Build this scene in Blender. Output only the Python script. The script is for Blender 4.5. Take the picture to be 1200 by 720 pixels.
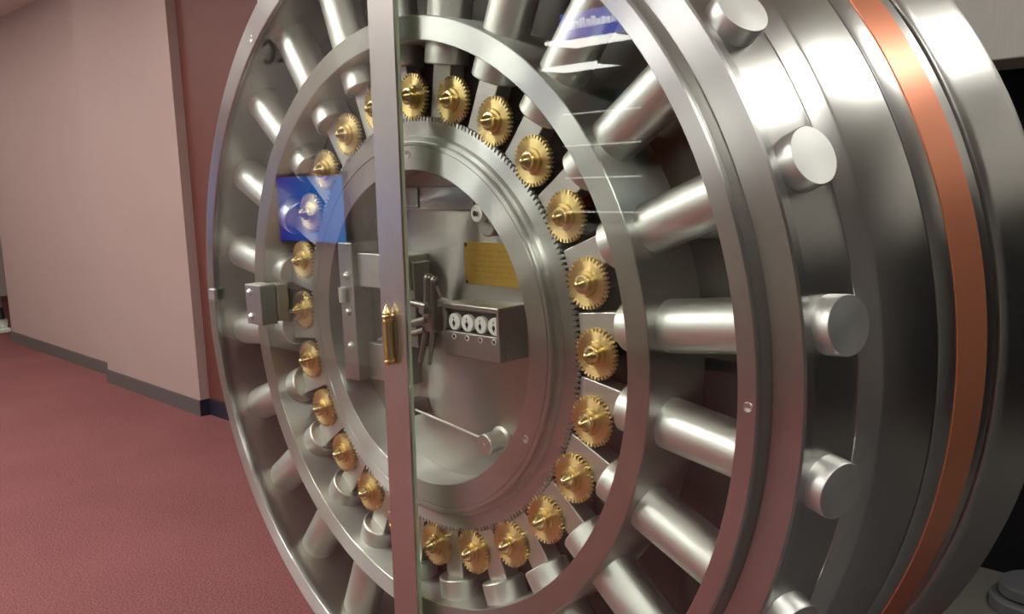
import bpy, bmesh, math, random
from mathutils import Vector, Matrix
random.seed(7)
PI = math.pi
S = bpy.context.scene
COL = S.collection
for o in list(bpy.data.objects):
    bpy.data.objects.remove(o)

# ------------------------------------------------------------------ camera
HZ = 1.207                                   # height of the door's axis above the carpet
cam_d = bpy.data.cameras.new('camera')
cam_d.sensor_fit = 'HORIZONTAL'; cam_d.sensor_width = 36.0
cam_d.lens = 1109.6 / 1200 * 36.0
cam_d.clip_start = 0.02; cam_d.clip_end = 100
cam = bpy.data.objects.new('camera', cam_d); COL.objects.link(cam)
r_, u_, f_ = (Vector((.69306, .71980, -.03946)), Vector((-.07631, .12769, .98887)), Vector((-.71683, .68233, -.14342)))
cam.matrix_world = Matrix(((r_.x, u_.x, -f_.x, 1.8234), (r_.y, u_.y, -f_.y, -1.3547), (r_.z, u_.z, -f_.z, HZ + .3785), (0, 0, 0, 1)))
S.camera = cam

# ------------------------------------------------------------------ world, exposure
w = bpy.data.worlds.new('world'); S.world = w; w.use_nodes = True
w.node_tree.nodes['Background'].inputs[0].default_value = (.9, .95, 1, 1)
w.node_tree.nodes['Background'].inputs[1].default_value = .02
vs = S.view_settings
vs.view_transform = 'Standard'; vs.look = 'None'; vs.gamma = 1.0; vs.use_curve_mapping = False
vs.exposure = 0.3
LIGHT = 11.0                                  # ceiling troffer radiance

# ------------------------------------------------------------------ materials
def srgb(r, g, b):
    f = lambda c: (c / 255 / 12.92) if c / 255 <= .04045 else ((c / 255 + .055) / 1.055) ** 2.4
    return (f(r), f(g), f(b), 1)
MATS = {}
def mat(name, col, rough=.5, metal=0., aniso=0., axis=None, noise=0., nscale=40., bump=0., stretch=None, spec=.5, coat=0., rnoise=0.):
    if name in MATS: return MATS[name]
    m = bpy.data.materials.new(name); m.use_nodes = True; MATS[name] = m
    nt = m.node_tree; b = nt.nodes['Principled BSDF']
    b.inputs['Base Color'].default_value = col; b.inputs['Roughness'].default_value = rough
    b.inputs['Metallic'].default_value = metal; b.inputs['Specular IOR Level'].default_value = spec
    if aniso:
        b.inputs['Anisotropic'].default_value = aniso
        b.inputs['Anisotropic Rotation'].default_value = .25
        t = nt.nodes.new('ShaderNodeTangent'); t.direction_type = 'RADIAL'; t.axis = axis or 'Y'
        nt.links.new(t.outputs[0], b.inputs['Tangent'])
    if noise or bump or rnoise:
        tc = nt.nodes.new('ShaderNodeTexCoord'); mp = nt.nodes.new('ShaderNodeMapping')
        if stretch: mp.inputs['Scale'].default_value = stretch
        n = nt.nodes.new('ShaderNodeTexNoise'); n.inputs['Scale'].default_value = nscale; n.inputs['Detail'].default_value = 4
        nt.links.new(tc.outputs['Object'], mp.inputs[0]); nt.links.new(mp.outputs[0], n.inputs['Vector'])
        if noise:
            mx = nt.nodes.new('ShaderNodeMix'); mx.data_type = 'RGBA'
            mx.inputs[6].default_value = tuple(c * (1 - noise) for c in col[:3]) + (1,)
            mx.inputs[7].default_value = tuple(min(1, c * (1 + noise)) for c in col[:3]) + (1,)
            nt.links.new(n.outputs['Fac'], mx.inputs[0]); nt.links.new(mx.outputs[2], b.inputs['Base Color'])
        if rnoise:
            mr = nt.nodes.new('ShaderNodeMapRange')
            mr.inputs[1].default_value = .3; mr.inputs[2].default_value = .7
            mr.inputs[3].default_value = rough - rnoise; mr.inputs[4].default_value = rough + rnoise
            nt.links.new(n.outputs['Fac'], mr.inputs[0]); nt.links.new(mr.outputs[0], b.inputs['Roughness'])
        if bump:
            bp = nt.nodes.new('ShaderNodeBump'); bp.inputs['Strength'].default_value = bump; bp.inputs['Distance'].default_value = .01
            nt.links.new(n.outputs['Fac'], bp.inputs['Height']); nt.links.new(bp.outputs[0], b.inputs['Normal'])
    return m
def emat(name, col, s):
    m = bpy.data.materials.new(name); m.use_nodes = True; nt = m.node_tree; nt.nodes.clear()
    e = nt.nodes.new('ShaderNodeEmission'); e.inputs[0].default_value = col; e.inputs[1].default_value = s
    o = nt.nodes.new('ShaderNodeOutputMaterial'); nt.links.new(e.outputs[0], o.inputs[0]); return m
STEEL = (.61, .615, .595, 1)
M_turn = mat('turned_steel', STEEL, .36, 1, .98, 'Y', noise=.03, nscale=4)
M_rim = mat('turned_rim_steel', (.58, .575, .555, 1), .28, 1, .62, 'Y', noise=.05, nscale=3)
M_disc = mat('turned_disc_steel', (.51, .50, .455, 1), .36, 1, .88, 'Y', noise=.05, nscale=8)
M_copper = mat('copper', (.86, .31, .17, 1), .34, .65, .5, 'Y', noise=.08, nscale=7)
M_bolt = mat('bolt_steel', (.85, .855, .825, 1), .46, 1, .2, 'X', noise=.04, nscale=20)
M_satin = mat('satin_steel', (.62, .61, .57, 1), .38, 1, noise=.05, nscale=30)
M_bar = mat('link_steel', (.66, .65, .61, 1), .42, 1, noise=.04, nscale=30)
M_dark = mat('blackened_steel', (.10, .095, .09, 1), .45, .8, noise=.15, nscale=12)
M_black = mat('black_gap', (.012, .012, .013, 1), .6)
M_brass = mat('brass', (.86, .66, .30, 1), .36, 1, .97, 'Y', noise=.08, nscale=30)
M_brassp = mat('brass_plain', (.84, .64, .30, 1), .25, 1, noise=.06, nscale=40)
M_plaque = mat('brass_plaque', (.55, .36, .08, 1), .5, .75, noise=.10, nscale=60)
M_cast = mat('cast_steel', (.42, .41, .38, 1), .36, 1, noise=.06, nscale=25)
M_frame = mat('brushed_frame_steel', (.58, .565, .53, 1), .31, 1, noise=.05, nscale=14, stretch=(30, 30, 1))
M_white = mat('dial_white', (.80, .80, .77, 1), .4)
M_edge = mat('glass_edge', (.45, .52, .36, 1), .25, 0, spec=.6)
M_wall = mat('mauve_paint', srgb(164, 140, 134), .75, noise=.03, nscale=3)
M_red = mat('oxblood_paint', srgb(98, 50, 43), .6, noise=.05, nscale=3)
M_base = mat('grey_vinyl', srgb(88, 82, 80), .5)
M_navy = mat('navy_vinyl', srgb(34, 34, 48), .45)
M_taupe = mat('taupe_paint', srgb(214, 205, 198), .8)
M_dwall = mat('charcoal_paint', srgb(104, 102, 98), .7)
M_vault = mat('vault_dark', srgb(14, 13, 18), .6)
M_ceil = mat('ceiling_paint', srgb(225, 222, 212), .9)
M_cream = mat('cream_paint', srgb(190, 180, 165), .8)
M_lac = mat('white_lacquer', srgb(225, 228, 215), .4)

def carpet():
    m = bpy.data.materials.new('red_carpet'); m.use_nodes = True; nt = m.node_tree; b = nt.nodes['Principled BSDF']
    b.inputs['Roughness'].default_value = .95; b.inputs['Specular IOR Level'].default_value = .1
    tc = nt.nodes.new('ShaderNodeTexCoord')
    n = nt.nodes.new('ShaderNodeTexNoise'); n.inputs['Scale'].default_value = 130; n.inputs['Detail'].default_value = 3
    n2 = nt.nodes.new('ShaderNodeTexNoise'); n2.inputs['Scale'].default_value = 1.1; n2.inputs['Detail'].default_value = 3
    nt.links.new(tc.outputs['Object'], n.inputs['Vector']); nt.links.new(tc.outputs['Object'], n2.inputs['Vector'])
    r = nt.nodes.new('ShaderNodeValToRGB')
    r.color_ramp.elements[0].position = .3; r.color_ramp.elements[0].color = srgb(98, 57, 58)
    r.color_ramp.elements[1].position = .72; r.color_ramp.elements[1].color = srgb(148, 97, 97)
    mx = nt.nodes.new('ShaderNodeMix'); mx.data_type = 'RGBA'; mx.blend_type = 'MULTIPLY'; mx.inputs[0].default_value = .35
    r2 = nt.nodes.new('ShaderNodeValToRGB'); r2.color_ramp.elements[0].color = (.65, .62, .62, 1); r2.color_ramp.elements[0].position = .35; r2.color_ramp.elements[1].position = .65
    nt.links.new(n.outputs['Fac'], r.inputs[0]); nt.links.new(n2.outputs['Fac'], r2.inputs[0])
    nt.links.new(r.outputs[0], mx.inputs[6]); nt.links.new(r2.outputs[0], mx.inputs[7]); nt.links.new(mx.outputs[2], b.inputs['Base Color'])
    bp = nt.nodes.new('ShaderNodeBump'); bp.inputs['Strength'].default_value = .5; bp.inputs['Distance'].default_value = .004
    nt.links.new(n.outputs['Fac'], bp.inputs['Height']); nt.links.new(bp.outputs[0], b.inputs['Normal'])
    return m
def glass():
    m = bpy.data.materials.new('clear_glass'); m.use_nodes = True; nt = m.node_tree; nt.nodes.clear()
    t = nt.nodes.new('ShaderNodeBsdfTransparent'); t.inputs[0].default_value = (.97, .985, .965, 1)
    g = nt.nodes.new('ShaderNodeBsdfGlossy'); g.inputs['Roughness'].default_value = .012
    ge = nt.nodes.new('ShaderNodeNewGeometry'); dt = nt.nodes.new('ShaderNodeVectorMath'); dt.operation = 'DOT_PRODUCT'
    nt.links.new(ge.outputs['Normal'], dt.inputs[0]); nt.links.new(ge.outputs['Incoming'], dt.inputs[1])
    def mth(op, a, b=None):
        n = nt.nodes.new('ShaderNodeMath'); n.operation = op
        for i, v in enumerate((a, b)):
            if v is None: continue
            if isinstance(v, (int, float)): n.inputs[i].default_value = v
            else: nt.links.new(v, n.inputs[i])
        return n.outputs[0]
    ca = mth('ABSOLUTE', dt.outputs['Value']); sch = mth('ADD', mth('MULTIPLY', mth('POWER', mth('SUBTRACT', 1.0, ca), 5.0), .96), .04)   # Schlick reflectance
    x = nt.nodes.new('ShaderNodeMixShader'); o = nt.nodes.new('ShaderNodeOutputMaterial')
    nt.links.new(sch, x.inputs[0]); nt.links.new(t.outputs[0], x.inputs[1]); nt.links.new(g.outputs[0], x.inputs[2]); nt.links.new(x.outputs[0], o.inputs[0])
    return m
M_glass = glass()

# ------------------------------------------------------------------ mesh helpers
def link(name, me, parent=None, loc=(0, 0, 0), rot=(0, 0, 0)):
    o = bpy.data.objects.new(name, me); COL.objects.link(o)
    o.location = loc; o.rotation_euler = rot
    if parent: o.parent = parent
    return o
def finish(bm, m, angle=35, name='mesh'):
    bmesh.ops.remove_doubles(bm, verts=bm.verts, dist=1e-6)
    bmesh.ops.recalc_face_normals(bm, faces=bm.faces)
    me = bpy.data.meshes.new(name); bm.to_mesh(me); bm.free()
    for p in me.polygons: p.use_smooth = True
    me.set_sharp_from_angle(angle=math.radians(angle))
    me.materials.append(m)
    return me
def lathe(prof, seg=192, closed=True, bm=None):
    """profile of (radius, depth) turned about the local Y axis"""
    bm = bm or bmesh.new(); rings = []
    for r, d in prof:
        if r < 1e-6: rings.append([bm.verts.new((0, d, 0))])
        else: rings.append([bm.verts.new((r * math.cos(2 * PI * i / seg), d, r * math.sin(2 * PI * i / seg))) for i in range(seg)])
    n = len(rings)
    for k in range(n if closed else n - 1):
        A, B = rings[k], rings[(k + 1) % n]
        for i in range(seg):
            j = (i + 1) % seg
            if len(A) == 1 and len(B) == 1: continue
            if len(A) == 1: bm.faces.new((A[0], B[i], B[j]))
            elif len(B) == 1: bm.faces.new((A[i], A[j], B[0]))
            else: bm.faces.new((A[i], A[j], B[j], B[i]))
    return bm
def box(bm, x0, x1, y0, y1, z0, z1, bev=0., M=None):
    v = [bm.verts.new((x, y, z)) for x in (x0, x1) for y in (y0, y1) for z in (z0, z1)]
    fs = [bm.faces.new([v[i] for i in q]) for q in ((0, 1, 3, 2), (4, 6, 7, 5), (0, 4, 5, 1), (2, 3, 7, 6), (0, 2, 6, 4), (1, 5, 7, 3))]
    if M: bmesh.ops.transform(bm, matrix=M, verts=v)
    if bev:
        es = list({e for f in fs for e in f.edges})
        bmesh.ops.bevel(bm, geom=es, offset=bev, segments=2, affect='EDGES', profile=.5)
    return bm
def boxm(m, *a, bev=0., M=None, angle=15):
    return finish(box(bmesh.new(), *a, bev=bev, M=M), m, angle)
def cyl_between(bm, a, b, r, seg=20, r2=None):
    a, b = Vector(a), Vector(b); L = (b - a).length
    M = Matrix.Translation((a + b) / 2) @ (b - a).to_track_quat('Z', 'Y').to_matrix().to_4x4()
    bmesh.ops.create_cone(bm, cap_ends=True, segments=seg, radius1=r, radius2=r if r2 is None else r2, depth=L, matrix=M)
    return bm
def rod(m, a, b, r, seg=20, r2=None): return finish(cyl_between(bmesh.new(), a, b, r, seg, r2), m, 40)
def prism(m, pts, z0, z1):
    """footprint polygon raised from z0 to z1"""
    bm = bmesh.new()
    lo = [bm.verts.new((x, y, z0)) for x, y in pts]; hi = [bm.verts.new((x, y, z1)) for x, y in pts]
    n = len(pts); bm.faces.new(lo); bm.faces.new(hi)
    for i in range(n): bm.faces.new((lo[i], lo[(i + 1) % n], hi[(i + 1) % n], hi[i]))
    return finish(bm, m, 20)
def gear_mesh(m, teeth, r_out, r_root, r_in, y0, y1, chamf=.0):
    bm = bmesh.new(); ang = []; step = 2 * PI / teeth
    for t in range(teeth):
        a = t * step
        ang += [(a, r_root), (a + .28 * step, r_root), (a + .42 * step, r_out), (a + .84 * step, r_out)]
    n = len(ang); rows = []
    for (rr, yy) in (('i', y0), ('o', y0), ('o', y1), ('i', y1)):
        rows.append([bm.verts.new(((r_in if rr == 'i' else r) * math.cos(a), yy, (r_in if rr == 'i' else r) * math.sin(a))) for a, r in ang])
    for k in range(4):
        A, B = rows[k], rows[(k + 1) % 4]
        for i in range(n):
            j = (i + 1) % n; bm.faces.new((A[i], A[j], B[j], B[i]))
    return finish(bm, m, 25)
def struct(o): o['kind'] = 'structure'; return o
def tag(o, label, cat, group=None):
    o['label'] = label; o['category'] = cat
    if group: o['group'] = group
    return o
def empty(name, loc=(0, 0, 0), rz=0):
    o = bpy.data.objects.new(name, None); COL.objects.link(o); o.location = loc; o.rotation_euler = (0, 0, rz); o.empty_display_size = .1
    return o
def pol(r, deg, d=0.): a = math.radians(deg); return (r * math.cos(a), d, r * math.sin(a))

# ------------------------------------------------------------------ the room
CE = 3.2
struct(link('floor', boxm(carpet(), -14, 5, -13.2, 4.6, -.1, 0)))
struct(link('ceiling', boxm(M_ceil, -14, 5, -13.2, 4.6, CE, CE + .1)))
# left wall in two planes with a shallow jog, then the recessed oxblood wall behind the door
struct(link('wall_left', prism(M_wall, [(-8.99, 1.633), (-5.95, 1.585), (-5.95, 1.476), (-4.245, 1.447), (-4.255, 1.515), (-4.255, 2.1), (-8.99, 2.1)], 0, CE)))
struct(link('baseboard_left', prism(M_base, [(-9.002, 1.621), (-5.962, 1.573), (-5.962, 1.464), (-4.236, 1.435), (-4.236, 1.447), (-5.95, 1.476), (-5.95, 1.585), (-8.99, 1.633), (-8.99, 2.1), (-9.002, 2.1)], 0, .108)))
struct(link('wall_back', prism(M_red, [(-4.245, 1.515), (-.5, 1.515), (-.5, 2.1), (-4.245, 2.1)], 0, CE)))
struct(link('baseboard_back', prism(M_navy, [(-4.236, 1.435), (-4.230, 1.435), (-4.230, 1.503), (-.5, 1.503), (-.5, 1.515), (-4.245, 1.515), (-4.245, 1.447), (-4.236, 1.447)], 0, .112)))
struct(link('wall_corridor', boxm(M_cream, -14, -8.5, 4.3, 4.5, 0, CE)))
struct(link('wall_rear', boxm(M_dwall, -8.5, 5, 4.4, 4.6, 0, CE)))
struct(link('wall_far', boxm(M_cream, -14, 5, -13.2, -13.0, 0, CE)))
struct(link('wall_side', boxm(M_cream, -14, -13.8, -13, 4.5, 0, CE)))
struct(link('wall_right', boxm(M_dwall, 4.8, 5, -13, 4.5, 0, CE)))
struct(link('wall_partition', boxm(M_taupe, -8.6, -4.55, -3.45, -3.12, 0, CE)))
# vault mouth behind the door on the right: steel lintel over a dark opening, steel sill
struct(link('trim_7', boxm(mat('dark_rubber', srgb(84, 82, 82), .7), 1.15, 4.8, -2.6, 1.75, 0, .008)))
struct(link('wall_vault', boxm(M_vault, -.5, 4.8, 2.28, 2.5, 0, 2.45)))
struct(link('trim_1', boxm(mat('lintel_steel', (.86, .84, .78, 1), .5, 0, noise=.06, nscale=9, stretch=(20, 20, 1)), -.5, 3.6, 1.86, 2.28, 1.865, 2.45, bev=.006)))
struct(link('trim_2', boxm(mat('sill_steel', (.30, .29, .26, 1), .55, .2, noise=.1, nscale=15), -.5, 3.6, 1.75, 2.28, 0, .012)))

# ------------------------------------------------------------------ ceiling lights
M_diff = emat('troffer_diffuser', (1, .985, .925, 1), LIGHT)
M_tf = mat('troffer_frame', (.8, .8, .78, 1), .5)
M_diff2 = emat('bright_tube_diffuser', (1, .985, .94, 1), LIGHT * 6)
def troffer(x, y, sx, sy, label, group, dm=None):
    t = tag(empty('ceiling_light', (x, y, CE)), label, 'ceiling light', group)
    link('diffuser', boxm(dm or M_diff, -sx / 2, sx / 2, -sy / 2, sy / 2, -.045, -.006, bev=.008), t)
    bm = bmesh.new(); e = .025
    if sx > sy: box(bm, -sx / 2 - e, -sx / 2, -sy / 2, sy / 2, -.05, 0); box(bm, sx / 2, sx / 2 + e, -sy / 2, sy / 2, -.05, 0)
    else: box(bm, -sx / 2, sx / 2, -sy / 2 - e, -sy / 2, -.05, 0); box(bm, -sx / 2, sx / 2, sy / 2, sy / 2 + e, -.05, 0)
    box(bm, -sx / 2, sx / 2, -sy / 2, sy / 2, -.006, 0)
    link('frame', finish(bm, M_tf), t)
for x in (-8.6, -6.3, -4.0, -1.7):
    for y in (-10.3, -8.0, -1.9, -.2):
        if (x, y) in ((-1.7, -1.9), (-8.6, -8.0)): continue
        troffer(x, y, 1.2, .6, 'white ceiling light panel in the rows over the carpeted hall', 'ceiling panels over the hall')
for x, y in ((-.3, -3.2), (-1.3, -2.35), (-2.25, -2.1)): troffer(x, y, .2, .8, 'slim ceiling light panel in the short stagger before the vault door', 'slim panels before the door', M_diff2)
troffer(-5.25, -8.15, .62, 1.3, 'broad ceiling light panel close to the brown column', None)
for x, y in ((2.3, -3.4), (2.3, -1.2), (2.25, 1.75), (1.98, 3.35)):
    troffer(x, y, (.40 if y > 0 else .4), 1.45, 'long narrow ceiling light panel beyond the steel lintel of the vault mouth' if y > 3 else 'long narrow ceiling light panel right above the steel lintel' if y > 0 else 'long narrow ceiling light panel in the row beside the vault door rim', 'narrow ceiling panels by the door')

# ------------------------------------------------------------------ the vault door
door = tag(empty('vault_door', (0, 0, 0)), 'huge round polished steel vault door with copper band and brass gears behind glass', 'vault door')
door['kind'] = 'thing'
AX = (0, 0, HZ)
def part(name, me, rot=(0, 0, 0), parent=None, label=None, loc=None):
    o = link(name, me, parent or door, (AX if parent is None else (0, 0, 0)) if loc is None else loc, rot)
    if label: o['label'] = label
    return o
c = .004
# stepped rim
part('front_frame', finish(lathe([(.946, .030), (.946, .002), (.948, 0), (.983, 0), (.986, .003), (.986, .030)]), M_turn))
part('frame_groove', finish(lathe([(.980, .05), (.980, .012), (.987, .012), (.9935, .030), (1.0, .05)]), M_cast))
part('flange', finish(lathe([(.994, .06), (.994, .034), (.997, .031), (1.053, .031), (1.057, .035), (1.056, .06)]), M_turn))
part('bolt_band', finish(lathe([(.95, .05), (1.049, .05), (1.077, .174), (.95, .176)]), M_rim))
part('step_band', finish(lathe([(.97, .172), (1.079, .172), (1.082, .175), (1.107, .193), (1.111, .199), (1.1365, .352), (.97, .352)]), M_rim))
part('rim_groove', finish(lathe([(1.0, .345), (1.130, .345), (1.130, .362), (1.0, .362)]), M_dark))
part('middle_band', finish(lathe([(1.0, .360), (1.136, .360), (1.140, .364), (1.1505, .4065), (1.0, .4065)]), M_rim))
part('copper_band', finish(lathe([(1.0, .4065), (1.153, .4065), (1.1615, .5235), (1.0, .5235)]), M_copper), label='polished copper band around the rim')
part('rear_band', finish(lathe([(1.0, .5235), (1.160, .5235), (1.163, .562), (1.0, .562)]), M_rim))
part('rear_groove', finish(lathe([(1.0, .561), (1.154, .561), (1.154, .573), (1.0, .573)]), M_dark))
part('rear_flange', finish(lathe([(1.0, .571), (1.168, .571), (1.172, .574), (1.179, .592), (1.203, .745), (1.206, .752), (1.2, .79), (1.0, .79)]), M_rim))
# body
part('barrel', finish(lathe([(.946, .012), (.946, .215), (.985, .215), (.985, .012)]), mat('barrel_steel', (.44, .43, .39, 1), .36, 1, .6, 'Y', noise=.06, nscale=6)))
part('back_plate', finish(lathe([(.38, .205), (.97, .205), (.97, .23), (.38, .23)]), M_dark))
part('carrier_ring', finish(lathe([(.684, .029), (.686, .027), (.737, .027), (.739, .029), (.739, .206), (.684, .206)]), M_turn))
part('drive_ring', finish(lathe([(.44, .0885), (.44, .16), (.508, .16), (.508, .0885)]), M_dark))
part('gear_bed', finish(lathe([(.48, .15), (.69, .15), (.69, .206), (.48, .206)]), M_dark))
part('ring_gear', gear_mesh(M_turn, 264, .5125, .5025, .44, .080, .0885))
part('inner_ring', finish(lathe([(.388, .058), (.389, .057), (.443, .057), (.444, .0595), (.446, .0595), (.447, .057), (.454, .057), (.456, .059), (.456, .070), (.466, .070), (.468, .072), (.470, .080), (.497, .081), (.497, .11), (.388, .16)]), M_turn))
part('centre_plate', finish(lathe([(0, .150), (.395, .150), (.395, .21), (0, .21)], closed=False), M_disc))
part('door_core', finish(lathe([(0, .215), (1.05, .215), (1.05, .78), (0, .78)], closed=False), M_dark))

# locking bolts with flat links
def turned_x(prof, m, seg=40):
    bm = lathe([(r, d) for r, d in prof], seg, closed=False)
    bmesh.ops.rotate(bm, verts=bm.verts, matrix=Matrix.Rotation(-PI / 2, 3, 'Z'))   # axis Y -> X
    return finish(bm, m, 30)
me_bolt = turned_x([(0, .634), (.049, .634), (.052, .637), (.052, 1.04), (0, 1.04)], M_bolt)
me_tip = turned_x([(0, -.03), (.052, -.03), (.052, .034), (.0505, .037), (0, .037)], M_bolt)
me_link = boxm(M_bar, .511, .640, -.015, .030, -.0305, .0305, bev=.0025)
for k in range(24):
    a = math.radians(5.4 + 15 * k)
    b = part('locking_bolt', me_bolt, (0, -a, 0), loc=(0, .103, HZ))
    part('link_bar', me_link, parent=b)
    part('bolt_tip', me_tip, parent=b, loc=(1.0626, .007, 0), rot=(0, 0, -math.radians(12.7)))
# brass pinions
me_pin = gear_mesh(M_brass, 34, .0545, .0470, .008, .077, .087)
me_rear = finish(lathe([(0, .0872), (.0175, .0872), (.0175, .152), (0, .152)], 24, closed=False), M_dark, 30)
me_hub = finish(lathe([(0, .071), (.0265, .071), (.0275, .072), (.0275, .078), (.008, .078)], 32, closed=False), M_brass, 30)
me_cap = finish(lathe([(0, .0425), (.0045, .0435), (.008, .0465), (.0145, .0585), (.0155, .0605), (.0195, .0615), (.0205, .063), (.0205, .072), (0, .072)], 28, closed=False), M_brassp, 30)
for k in range(24):
    a = math.radians(74.8 - 15 * k)
    g = part('pinion', me_pin, (0, random.uniform(0, 6.28), 0), loc=(.5607 * math.cos(a), 0, HZ + .5607 * math.sin(a)))
    part('arbor', me_rear, parent=g); part('hub', me_hub, parent=g); part('cap_nut', me_cap, parent=g)

# --- fittings on the centre plate (local frame: axis height 0)
def sub(name, me, par, label=None): return part(name, me, parent=par, label=label)
def screw_mesh(m, r=.008, h=.006):
    return finish(lathe([(0, -h), (r * .55, -h * .85), (r * .9, -h * .35), (r, 0), (r, .004)], 20, closed=False), m, 50)
me_dome = screw_mesh(M_bolt, .0105, .009)
me_scr = finish(lathe([(.0025, .001), (.003, -.001), (.0085, -.002), (.0095, -.0005), (.0095, .003)], 20, closed=False), M_satin, 30)
me_scrd = finish(lathe([(0, .0005), (.003, .0005)], 12, closed=False), M_black)
# time lock
X0, X1, Z0, Z1, Y0 = .098, .292, -.052, .074, .060
bm = bmesh.new()
box(bm, X0, X1, Y0 + .02, .151, Z0, Z1, bev=.003)
box(bm, X0, X1, Y0, Y0 + .021, Z1 - .014, Z1, bev=.003); box(bm, X0, X1, Y0, Y0 + .021, Z0, .008, bev=.003)
box(bm, X0, X0 + .008, Y0, Y0 + .021, .005, Z1 - .01); box(bm, X1 - .008, X1, Y0, Y0 + .021, .005, Z1 - .01)
tl = part('time_lock', finish(bm, M_cast, 15), label='steel time lock box with a row of white dials')
sub('dial_panel', boxm(M_dark, X0 + .007, X1 - .007, Y0 + .017, Y0 + .0205, .007, Z1 - .013), tl)
for i in range(4):
    x = X0 + .032 + i * .046; zc = .029
    me = finish(lathe([(0, 0), (.0185, 0), (.0205, .002), (.0205, .012)], 28, closed=False), M_white, 40)
    d = part('dial', me, parent=tl, loc=(x, Y0 + .006, zc), label='white time lock dial')
    bm = bmesh.new(); box(bm, -.0018, .0018, -.0008, .001, -.011, .004); cyl_between(bm, (0, -.0008, -.003), (0, .001, -.003), .0048, 14)
    box(bm, -.0012, .0012, -.0008, .001, .007, .012)
    part('hand', finish(bm, M_black), parent=d)
    part('keyhole', finish(lathe([(0, -.0006), (.0046, -.0006), (.0046, .002)], 16, closed=False), M_black), parent=tl, loc=(x + .006, Y0, -.004))
    part('keyhole_rim', finish(lathe([(.0046, 0), (.0048, -.0014), (.0066, -.0008), (.007, .001)], 16, closed=False), M_white), parent=tl, loc=(x + .006, Y0, -.004))
# brass plaque
pq = part('plaque', boxm(M_plaque, .087, .335, .145, .1505, .108, .211, bev=.001), label='engraved brass plaque')
bm = bmesh.new()
for r in range(6):
    x = .112 + .01 * (r % 3)
    while x < .30 - .008 * r:
        L = random.uniform(.008, .022); box(bm, x, x + L, .1446, .1452, .190 - r * .0125, .193 - r * .0125); x += L + .006
sub('engraving', finish(bm, mat('engraving', (.46, .30, .07, 1), .6, .6)), pq)
for x in (.094, .328):
    for z in (.115, .204): part('screw', finish(lathe([(0, -.002), (.004, -.0015), (.005, 0), (.005, .002)], 12, closed=False), M_dark), parent=pq, loc=(x, .145, z))
# small sealing wheels by the ring
wl = part('guide_wheel', finish(lathe([(.005, .090), (.019, .090), (.021, .093), (.021, .106), (.012, .107), (.012, .150), (.005, .150)], 32), M_white), loc=(.200, 0, HZ + .283), label='pale guide wheel with dark hole')
part('wheel_bore', finish(lathe([(0, .084), (.0065, .084)], 16, closed=False), M_black), parent=wl)
part('guide_wheel', finish(lathe([(0, .115), (.022, .115), (.025, .118), (.025, .150), (0, .150)], 32, closed=False), M_satin), loc=(.205, 0, HZ + .252))
# top cover plate with a square inset
tp = part('cover_plate', boxm(M_disc, -.22, .13, .144, .152, .287, .345, bev=.002))
bm = bmesh.new()
for (x0, x1, z0, z1) in ((-.15, -.075, .337, .345), (-.15, -.075, .293, .300), (-.15, -.142, .30, .337), (-.083, -.075, .30, .337)): box(bm, x0, x1, .138, .146, z0, z1, bev=.0015)
sub('inset_frame', finish(bm, M_cast, 15), tp)
sub('inset_panel', boxm(M_cast, -.142, -.083, .142, .146, .30, .337), tp)
# lever gear between the mullion and the time lock
bm = bmesh.new()
for (pts, w_) in (([(.004, .122), (-.006, .05), (-.020, -.02), (-.046, -.092)], .0125), ([(.026, .118), (.018, .05), (.008, -.02), (-.010, -.092)], .0105)):
    for i in range(3):
        (xa, za), (xb, zb) = pts[i], pts[i + 1]
        cyl_between(bm, (xa, .098, za), (xb, .098, zb), w_ * (1 - .16 * i), 12, w_ * (1 - .16 * (i + 1)))
        bmesh.ops.create_uvsphere(bm, u_segments=12, v_segments=8, radius=w_ * (1 - .16 * (i + 1)), matrix=Matrix.Translation((xb, .098, zb)))
    bmesh.ops.create_uvsphere(bm, u_segments=12, v_segments=8, radius=w_, matrix=Matrix.Translation((pts[0][0], .098, pts[0][1])))
lv = part('lever', finish(bm, M_cast, 50), label='twin steel lever arms')
bm = bmesh.new(); box(bm, -.022, .028, .088, .118, -.012, .055, bev=.006); cyl_between(bm, (.0, .085, .045), (.0, .15, .045), .020, 20); cyl_between(bm, (.0, .072, .045), (0, .086, .045), .011, 6); sub('pivot', finish(bm, M_cast), lv)
bm = bmesh.new(); cyl_between(bm, (-.055, .09, .058), (.0, .09, .052), .009, 14); cyl_between(bm, (-.062, .088, .004), (.0, .088, .02), .010, 14); cyl_between(bm, (-.064, .088, -.022), (-.01, .088, -.006), .008, 14)
sub('link_pins', finish(bm, M_cast), lv)
bm = bmesh.new(); cyl_between(bm, (.026, .10, .112), (.050, .10, .072), .005, 10); cyl_between(bm, (.050, .10, .072), (.105, .10, .060), .006, 10); sub('bracket', finish(bm, M_cast), lv)
bm = bmesh.new(); box(bm, -.10, -.052, .095, .151, -.06, .16, bev=.004); sub('backing', finish(bm, M_cast, 15), lv)
# lock case at the left of the plate
lc = part('lock_case', boxm(M_cast, -.332, -.268, .060, .151, -.168, .205, bev=.003), label='steel lock case with domed screws')
for z in (.117, .02, -.073): part('screw', me_dome, parent=lc, loc=(-.297, .060, z))
part('knuckle', rod(M_bolt, (-.312, .055, .045), (-.312, .055, .085), .012), parent=lc)
part('lock_box', boxm(M_satin, -.268, -.06, .075, .151, .088, .178, bev=.003), parent=lc)
part('cam_plate', boxm(M_cast, -.268, -.10, .115, .151, -.065, .088, bev=.002), parent=lc)
part('base_bracket', boxm(M_satin, -.268, -.11, .095, .151, -.165, -.066, bev=.002), parent=lc)
part('stud', finish(lathe([(0, -.012), (.003, -.008), (.007, .004), (.008, .02)], 14, closed=False), M_bolt), parent=lc, loc=(-.222, .105, -.055))
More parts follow.
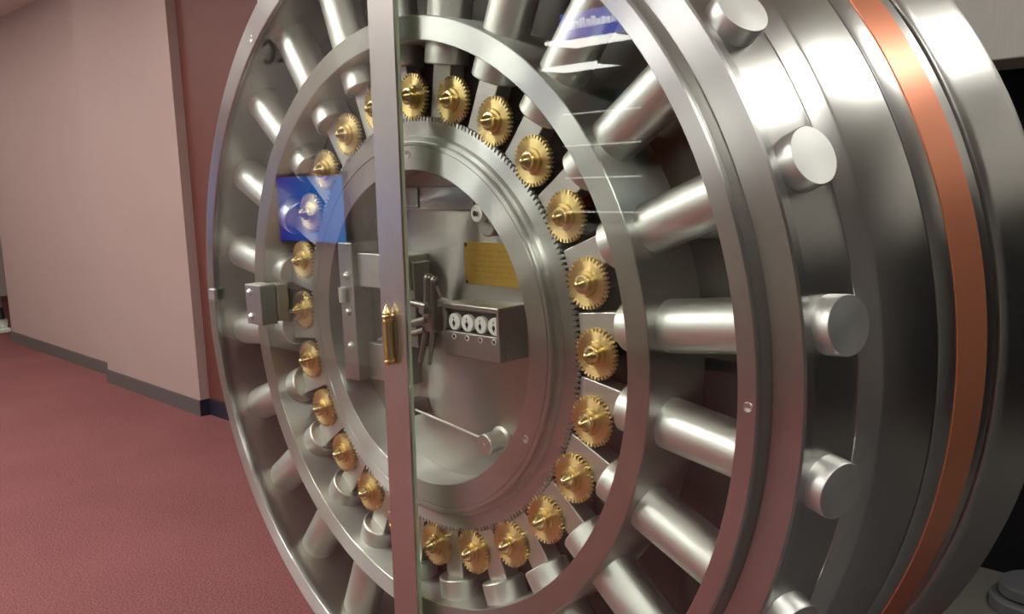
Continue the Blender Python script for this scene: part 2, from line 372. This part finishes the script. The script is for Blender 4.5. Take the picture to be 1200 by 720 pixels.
# pull rod and knob low on the plate
pk = part('knob', finish(lathe([(0, .092), (.004, .092), (.005, .094), (.024, .094), (.0265, .0965), (.0265, .145), (.034, .149), (.034, .152)], 32, closed=False), M_satin), loc=(.185, 0, HZ - .268), label='round steel knob')
part('pull_rod', rod(M_bolt, (-.30, .105, .045), (-.012, .105, .010), .0035, 10), parent=pk)
part('rod_guide', boxm(M_cast, -.31, -.272, .09, .152, .025, .065, bev=.004), parent=pk)
# bright screw heads on the inner ring
for an in (90, 210, 330): part('screw', me_scr, loc=(.425 * math.cos(math.radians(an)), .057, HZ + .425 * math.sin(math.radians(an))))

# --- glass front: two panes, mullion, hinge, lock block
lean = math.radians(-1.45)
def pane(x0, x1):
    bm = bmesh.new(); R = .9455; N = 64; pts = []
    za, zb = math.sqrt(R * R - x0 * x0) if abs(x0) < R else 0, math.sqrt(R * R - x1 * x1) if abs(x1) < R else 0
    if x0 < -.5:                                    # left pane
        a0 = math.acos(x1 / R); pts = [(R * math.cos(a0 + (2 * PI - 2 * a0) * i / N), R * math.sin(a0 + (2 * PI - 2 * a0) * i / N)) for i in range(N + 1)]
    else:
        a0 = math.acos(x0 / R); pts = [(R * math.cos(-a0 + 2 * a0 * i / N), R * math.sin(-a0 + 2 * a0 * i / N)) for i in range(N + 1)]
    F = [bm.verts.new((x, .004, z)) for x, z in pts]; B = [bm.verts.new((x, .010, z)) for x, z in pts]
    bm.faces.new(F); bm.faces.new(list(reversed(B))); n = len(F)
    for i in range(n): bm.faces.new((F[i], F[(i + 1) % n], B[(i + 1) % n], B[i]))
    return finish(bm, M_glass, 30)
part('glass_pane', pane(-1, -.02), (0, -lean, 0), label='hinged left glass pane')
part('glass_pane', pane(.04, 1), (0, -lean, 0), label='fixed right glass pane')
ml = part('mullion', boxm(M_frame, -.050, .046, -.013, -.0055, -.944, .944, bev=.001), (0, -lean, 0), label='upright steel bar across the glass')
part('glass_edge', boxm(M_edge, -.048, .0445, -.0055, .004, -.944, .944), parent=ml)
hg = part('hinge', finish(lathe([(0, 0), (.0125, 0), (.0125, .086), (0, .086)], 24, closed=False), M_brassp), loc=(-.008, -.026, HZ - .054), rot=(PI / 2, 0, 0), label='brass bullet hinge on the steel bar')
part('finial', finish(lathe([(0, -.022), (.009, -.0215), (.0125, -.017), (.0125, -.012), (.010, -.009), (.0130, -.006), (.0130, 0), (0, 0)], 24, closed=False), M_brassp), parent=hg)
part('finial', finish(lathe([(0, .127), (.003, .122), (.0075, .112), (.0105, .106), (.0085, .101), (.0130, .098), (.0130, .092), (.010, .088), (.010, .086), (0, .086)], 24, closed=False), M_brassp), parent=hg)
part('hinge_leaf', boxm(M_frame, -.004, .02, .004, .08, -.0125, -.0105), parent=hg)
lb = part('lock_block', boxm(M_cast, -.662, -.575, -.045, .004, -.030, .085, bev=.003), label='steel glass lock block with two screws')
for z in (.062, -.008): part('screw', me_dome, parent=lb, loc=(-.635, -.045, z))
part('lock_block_rear', boxm(M_satin, -.655, -.585, .010, .05, -.025, .08, bev=.003))
for an, r in ((-2.0, .968), (178.2, .957), (-52, .968), (128, .968)):
    s = part('screw', me_scr, loc=(r * math.cos(math.radians(an)), .0005, HZ + r * math.sin(math.radians(an))))
    part('screw_socket', me_scrd, parent=s)
part('catch', boxm(M_satin, -.958, -.925, -.012, .002, .012, .048, bev=.003))

# ------------------------------------------------------------------ floor pivot by the vault mouth
fp = tag(empty('floor_pivot', (.805, 2.05, .012)), 'dark round stepped pivot cap on the steel sill of the vault mouth', 'pivot')
M_piv = mat('pivot_steel', (.22, .22, .24, 1), .5, .2)
def zl(prof, m):
    bm = lathe(prof, 40, closed=False); bmesh.ops.rotate(bm, verts=bm.verts, matrix=Matrix.Rotation(PI / 2, 3, 'X')); return finish(bm, m, 30)
link('base', zl([(0, 0), (.14, 0), (.14, .04), (.132, .048), (0, .048)], M_piv), fp)
link('gap_ring', zl([(0, .048), (.104, .048), (.104, .056), (0, .056)], M_black), fp)
link('cap', zl([(0, .056), (.112, .056), (.112, .088), (.10, .096), (0, .098)], M_piv), fp)

# ------------------------------------------------------------------ hall furnishings (seen at the edge and in the glass)
tv = tag(empty('television', (-5.28, -3.095, 1.32)), 'flat screen showing a bright blue picture, on the taupe partition', 'television')
link('housing', boxm(M_black, -.54, .54, .0, .05, -.31, .31, bev=.006), tv)
def tvmat():
    m = bpy.data.materials.new('screen_picture'); m.use_nodes = True; nt = m.node_tree; nt.nodes.clear()
    tc = nt.nodes.new('ShaderNodeTexCoord'); sp = nt.nodes.new('ShaderNodeSeparateXYZ'); nt.links.new(tc.outputs['Object'], sp.inputs[0])
    mr = nt.nodes.new('ShaderNodeMapRange'); mr.inputs[1].default_value = -.5; mr.inputs[2].default_value = .5; nt.links.new(sp.outputs[0], mr.inputs[0])
    r = nt.nodes.new('ShaderNodeValToRGB'); r.color_ramp.elements[0].color = srgb(18, 40, 170); r.color_ramp.elements[1].color = srgb(60, 140, 225)
    nt.links.new(mr.outputs[0], r.inputs[0])
    mp = nt.nodes.new('ShaderNodeMapping'); mp.inputs['Location'].default_value = (-.03, 0, -.02); mp.inputs['Scale'].default_value = (6.5, 0, 7.5); mp.vector_type = 'POINT'
    nt.links.new(tc.outputs['Object'], mp.inputs[0])
    n = nt.nodes.new('ShaderNodeTexNoise'); n.inputs['Scale'].default_value = 9; nt.links.new(tc.outputs['Object'], n.inputs['Vector'])
    ln = nt.nodes.new('ShaderNodeVectorMath'); ln.operation = 'LENGTH'; nt.links.new(mp.outputs[0], ln.inputs[0])
    ad = nt.nodes.new('ShaderNodeMath'); ad.operation = 'ADD'; nt.links.new(ln.outputs['Value'], ad.inputs[0]); nt.links.new(n.outputs['Fac'], ad.inputs[1])
    rr = nt.nodes.new('ShaderNodeValToRGB'); rr.color_ramp.elements[0].position = .95; rr.color_ramp.elements[0].color = (1, 1, 1, 1); rr.color_ramp.elements[1].position = 1.0; rr.color_ramp.elements[1].color = (0, 0, 0, 1)
    nt.links.new(ad.outputs[0], rr.inputs[0])
    mx = nt.nodes.new('ShaderNodeMix'); mx.data_type = 'RGBA'; nt.links.new(rr.outputs[0], mx.inputs[0]); nt.links.new(r.outputs[0], mx.inputs[6]); mx.inputs[7].default_value = (.9, .95, 1, 1)
    e = nt.nodes.new('ShaderNodeEmission'); e.inputs[1].default_value = 3.6; nt.links.new(mx.outputs[2], e.inputs[0])
    o = nt.nodes.new('ShaderNodeOutputMaterial'); nt.links.new(e.outputs[0], o.inputs[0]); return m
link('screen', boxm(tvmat(), -.515, .515, .05, .052, -.28, .28), tv)

cu = bpy.data.curves.new('lettering', 'FONT'); cu.body = 'REC'; cu.size = .30; cu.extrude = .01; cu.align_x = 'CENTER'; cu.align_y = 'CENTER'; cu.space_character = 1.1
tmp = bpy.data.objects.new('tmp', cu); COL.objects.link(tmp)
dg = bpy.context.evaluated_depsgraph_get(); me = bpy.data.meshes.new_from_object(tmp.evaluated_get(dg)); bpy.data.objects.remove(tmp)
me.materials.clear(); me.materials.append(M_black)
tx = link('wall_lettering', me, None, (-5.70, -3.109, 2.70), (PI / 2, 0, PI))
tag(tx, 'dark capital letters high on the taupe partition', 'lettering')

# blue sign hung from the ceiling
sg = tag(empty('hanging_sign', (-3.62, -5.0, CE)), 'blue lit sign hanging from the ceiling', 'sign')
link('panel', boxm(emat('sign_blue', srgb(112, 128, 235), 4.5), -.46, .46, -.03, .03, -.50, -.28, bev=.004), sg)
bm = bmesh.new(); x = -.36
while x < .30:
    w_ = random.uniform(.03, .06); h = random.choice((.05, .06, .08)); box(bm, x, x + .012, .03, .034, -.42, -.42 + h); box(bm, x, x + w_, .03, .034, -.42 + h - .012, -.42 + h); box(bm, x + w_ - .012, x + w_, .03, .034, -.42, -.42 + h); x += w_ + .02
link('strokes', finish(bm, emat('sign_white', (1, 1, 1, 1), 9)), sg)
for x in (-.35, .35): link('hanger', rod(M_dark, (x, 0, -.28), (x, 0, 0), .006, 8), sg)

# white wall shelves with cartons across the hall
struct(link('wall_display', boxm(M_cream, -10.0, -5.3, -9.7, -9.5, 0, 2.95)))
for i, x in enumerate((-7.98, -6.42)): struct(link('trim_%d' % (i + 3), boxm(M_lac, x - .035, x + .035, -9.5, -9.46, 0, 2.9)))
M_added_glow = emat('added_shelf_glow', (1, .98, .9, 1), 4.5)  # invented emitter that brightens the shelves and cartons
CART = [('pale grey', (170, 180, 178)), ('white', (225, 225, 220)), ('brick red', (150, 60, 45)), ('dark green', (40, 70, 55)), ('sky blue', (120, 165, 190)), ('tan', (180, 150, 110))]
LV = [('bottom', .40), ('second', .95), ('third', 1.45), ('fourth', 1.92), ('top', 2.38)]
for ri, (x0, pos) in enumerate(((-7.90, 'beside the brown column'),)):
    for li, (ln, z) in enumerate(LV):
        sh = tag(empty('wall_shelf', (x0, -9.46, z)), f'{ln} white wall shelf {pos}', 'shelf', 'white wall shelves')
        link('board', boxm(M_lac, -.03, 1.45, -.0, .36, -.04, 0, bev=.004), sh)
        link('added_glow_strip', boxm(M_added_glow, -.02, 1.44, .345, .362, -.03, -.012), sh)  # added glowing edge, lifts the shelf's reflection in the glass
        for bx in (.1, 1.3): link('bracket', boxm(M_lac, bx - .01, bx + .01, 0, .30, -.10, -.04), sh)
        for i in range(3):
            cn, cc = CART[(li * 2 + i + ri) % 6]
            h = random.uniform(.22, .34); xx = x0 + .12 + .43 * i
            bm = bmesh.new(); box(bm, xx, xx + .32, -9.42, -9.12, z, z + h, bev=.004)
            tag(link('carton', finish(bm, mat('card_' + cn, srgb(*cc), .6))), f'{cn} carton on the {ln} wall shelf {pos}', 'carton')
cm = tag(empty('column', (-5.75, -8.9, 0)), 'brown square column beside the white shelves', 'column'); cm['kind'] = 'thing'
link('shaft', boxm(mat('brown_panel', srgb(110, 62, 44), .5), -.27, .27, -.27, .27, .12, CE), cm); link('plinth', boxm(M_navy, -.29, .29, -.29, .29, 0, .12), cm)

# slim stand at the end of the left wall
st = tag(empty('floor_stand', (-9.84, 1.74, 0)), 'slim dark leaning stand with a white foot past the wall end', 'stand')
bm = bmesh.new(); box(bm, -.16, .14, -.09, .09, 0, .05, bev=.015); box(bm, -.13, .11, -.08, .08, .045, .17, bev=.035)
link('foot', finish(bm, M_lac), st)
bm = bmesh.new(); cyl_between(bm, (.09, 0, .16), (.09, 0, .29), .055, 16, .035); link('sleeve', finish(bm, M_black), st)
bm = bmesh.new(); cyl_between(bm, (.09, 0, .29), (.088, 0, .45), .035, 16, .02); link('collar', finish(bm, M_bolt), st)
link('pole', rod(M_black, (.088, 0, .45), (.075, 0, 1.25), .02, 12), st)

# pale counter across the hall from the door
ct = tag(empty('counter', (-1.6, -4.9, 0)), 'long pale grey-brown counter with a dark kick strip, facing the vault door', 'counter')
link('front', boxm(mat('counter_laminate', srgb(150, 142, 130), .5), -2.7, 2.4, -.35, .30, .1, 1.02, bev=.006), ct)
link('kick_strip', boxm(M_navy, -2.65, 2.35, -.33, .26, 0, .1), ct)
link('worktop', boxm(M_lac, -2.74, 2.44, -.39, .34, 1.02, 1.06, bev=.008), ct)
